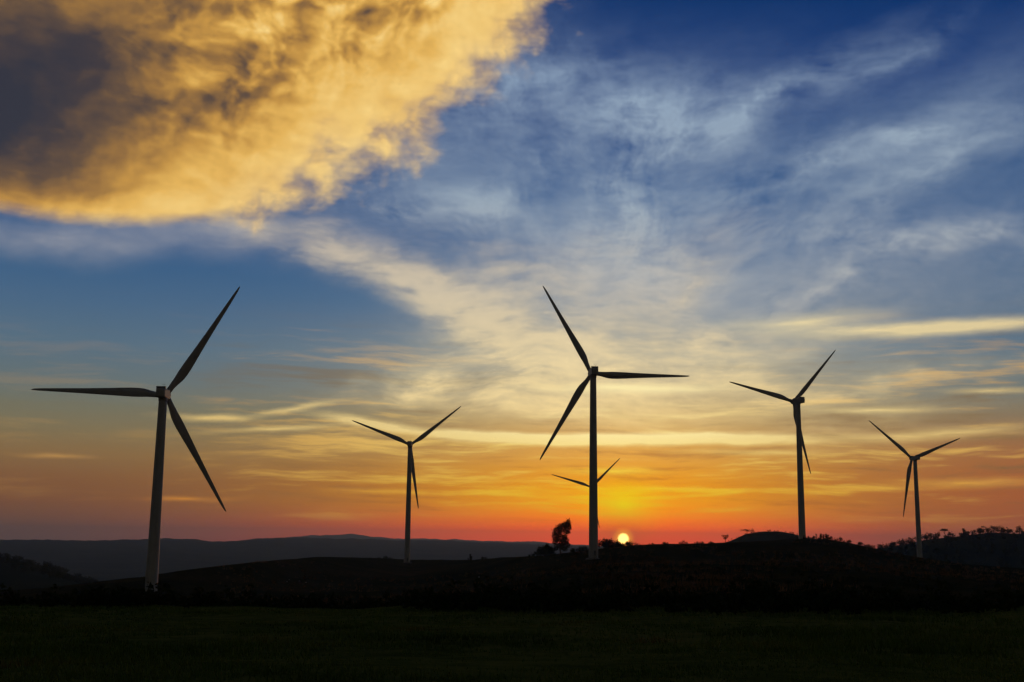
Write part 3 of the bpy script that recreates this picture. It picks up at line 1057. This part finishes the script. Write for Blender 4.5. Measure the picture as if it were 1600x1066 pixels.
def blades(c, h, w, rg, lean=0.35):
    n = len(c)
    t = rg.uniform(0, 2 * math.pi, n)
    d = np.stack([np.cos(t), np.sin(t), 0 * t], -1)
    l = rg.normal(size=(n, 3)) * lean; l[:, 2] = 1
    hh = (h * rg.uniform(0.5, 1.3, n))[:, None]
    w = (w * rg.uniform(0.7, 1.3, n))[:, None]
    tip = c + l * hh
    v = np.stack([c - d * w - [0, 0, 0.03], c + d * w - [0, 0, 0.03], tip], 1).reshape(-1, 3)
    return v


def grass():
    rg = np.random.default_rng(5)
    t = scatter(24000, 7, 84, -36, 36, rg, 1.1)
    cov = fbm(t[:, 0] / 6.0, t[:, 1] / 6.0, 3)
    t = t[cov > -0.5 + 0.4 * rg.normal(size=len(t))]
    k = 6
    c = np.repeat(t, k, 0) + rg.normal(size=(len(t) * k, 3)) * [0.16, 0.16, 0]
    size = np.repeat(np.clip(0.12 + 0.12 * fbm(t[:, 0] / 9 + 5, t[:, 1] / 9, 3), 0.04, 0.4), k)
    v = blades(c, size, 0.012 + 0.0004 * np.hypot(c[:, 0], c[:, 1]), rg)
    tag(link('grass', mesh_np('grass', v, np.arange(len(v)).reshape(-1, 3), MAT_GRASS)), 'rough short grass of the dark meadow', 'grass', None, 'stuff')


grass()


def dry_grass():
    rg = np.random.default_rng(6)
    t = np.concatenate([scatter(4600, 190, 620, 3, 34, rg), scatter(800, 220, 700, -14, 3, rg)])
    cov = fbm(t[:, 0] / 40.0, t[:, 1] / 40.0 + 3, 3)
    t = t[cov > -0.05]
    k = 9
    c = np.repeat(t, k, 0) + rg.normal(size=(len(t) * k, 3)) * [0.5, 0.5, 0]
    v = blades(c, np.repeat(rg.uniform(0.5, 1.7, len(t)), k), 0.05, rg, 0.25)
    tag(link('dry_grass', mesh_np('dry_grass', v, np.arange(len(v)).reshape(-1, 3), MAT_DRY)), 'tufts of tall brown dry grass on the hill slopes', 'grass', None, 'stuff')


dry_grass()


def edge_scrub(rg):
    p = scatter(420, 62, 86, -34, 34, rg)
    return p[fbm(p[:, 0] / 14.0, p[:, 1] / 14.0 + 9, 3) > 0.35]


def scrub():
    rg = np.random.default_rng(8)
    V = []
    tx, ty = TOWER_SPOTS[0]
    foot = np.stack([tx + rg.uniform(-14, 14, 26), ty - rg.uniform(10, 26, 26)], -1)[:9]
    foot = np.concatenate([foot, heights(foot[:, 0], foot[:, 1])[:, None]], 1)
    spots = np.concatenate([foot, scatter(900, 82, 175, -34, 34, rg), edge_scrub(rg), scatter(260, 175, 330, -34, -6, rg), scatter(330, 175, 420, -2, 34, rg)])
    for p in spots:
        r = math.hypot(p[0], p[1])
        if any((p[0] - q[0]) ** 2 + (p[1] - q[1]) ** 2 < 30 for q in TOWER_SPOTS):
            continue
        h = rg.uniform(0.9, 2.1) * (1.0 if r < 175 else 0.8)
        cl = bush_clumps(h * 1.8, h, 4, rg)
        V.append(leaf_quads(clump_points(cl, 130, rg) + p, 0.07 * h + 0.07, rg))
    V = np.concatenate(V)
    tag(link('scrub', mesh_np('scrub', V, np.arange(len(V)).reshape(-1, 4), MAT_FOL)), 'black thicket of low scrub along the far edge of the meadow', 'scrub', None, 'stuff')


scrub()


def rock(label, px, py, size, group):
    # march along the sight line until it meets the land, then set the stone there
    d = ray(px, py); d = d / math.hypot(d[0], d[1])
    rr = np.geomspace(15, 900, 1500)
    g = heights(d[0] * rr, d[1] * rr)
    hit = np.nonzero(CAM_H + d[2] * rr < g)[0]
    if not len(hit):
        return
    r = rr[hit[0]]
    rg = np.random.default_rng(int(px))
    bm = bmesh.new()
    bmesh.ops.create_icosphere(bm, subdivisions=2, radius=1.0)
    for v in bm.verts:
        n = 1 + 0.22 * rg.normal()
        v.co = Vector((v.co.x * size * n, v.co.y * size * 0.8 * n, v.co.z * size * 0.7 * n))
    o = link('pale_rock', bm_mesh('pale_rock', bm, MAT_ROCK), None, (d[0] * r, d[1] * r, H(d[0] * r, d[1] * r) + size * 0.35))
    tag(o, label, 'rock', group)


for px, py in ((448, 910), (452, 907), (468, 909), (478, 911)):
    rock('small pale rock in the loose cluster on the grassy slope below the crest', px, py, 0.42, 'pale rocks on the slope')
rock('single pale rock low on the slope below the thin pointed shrub', 748, 903, 0.5, None)
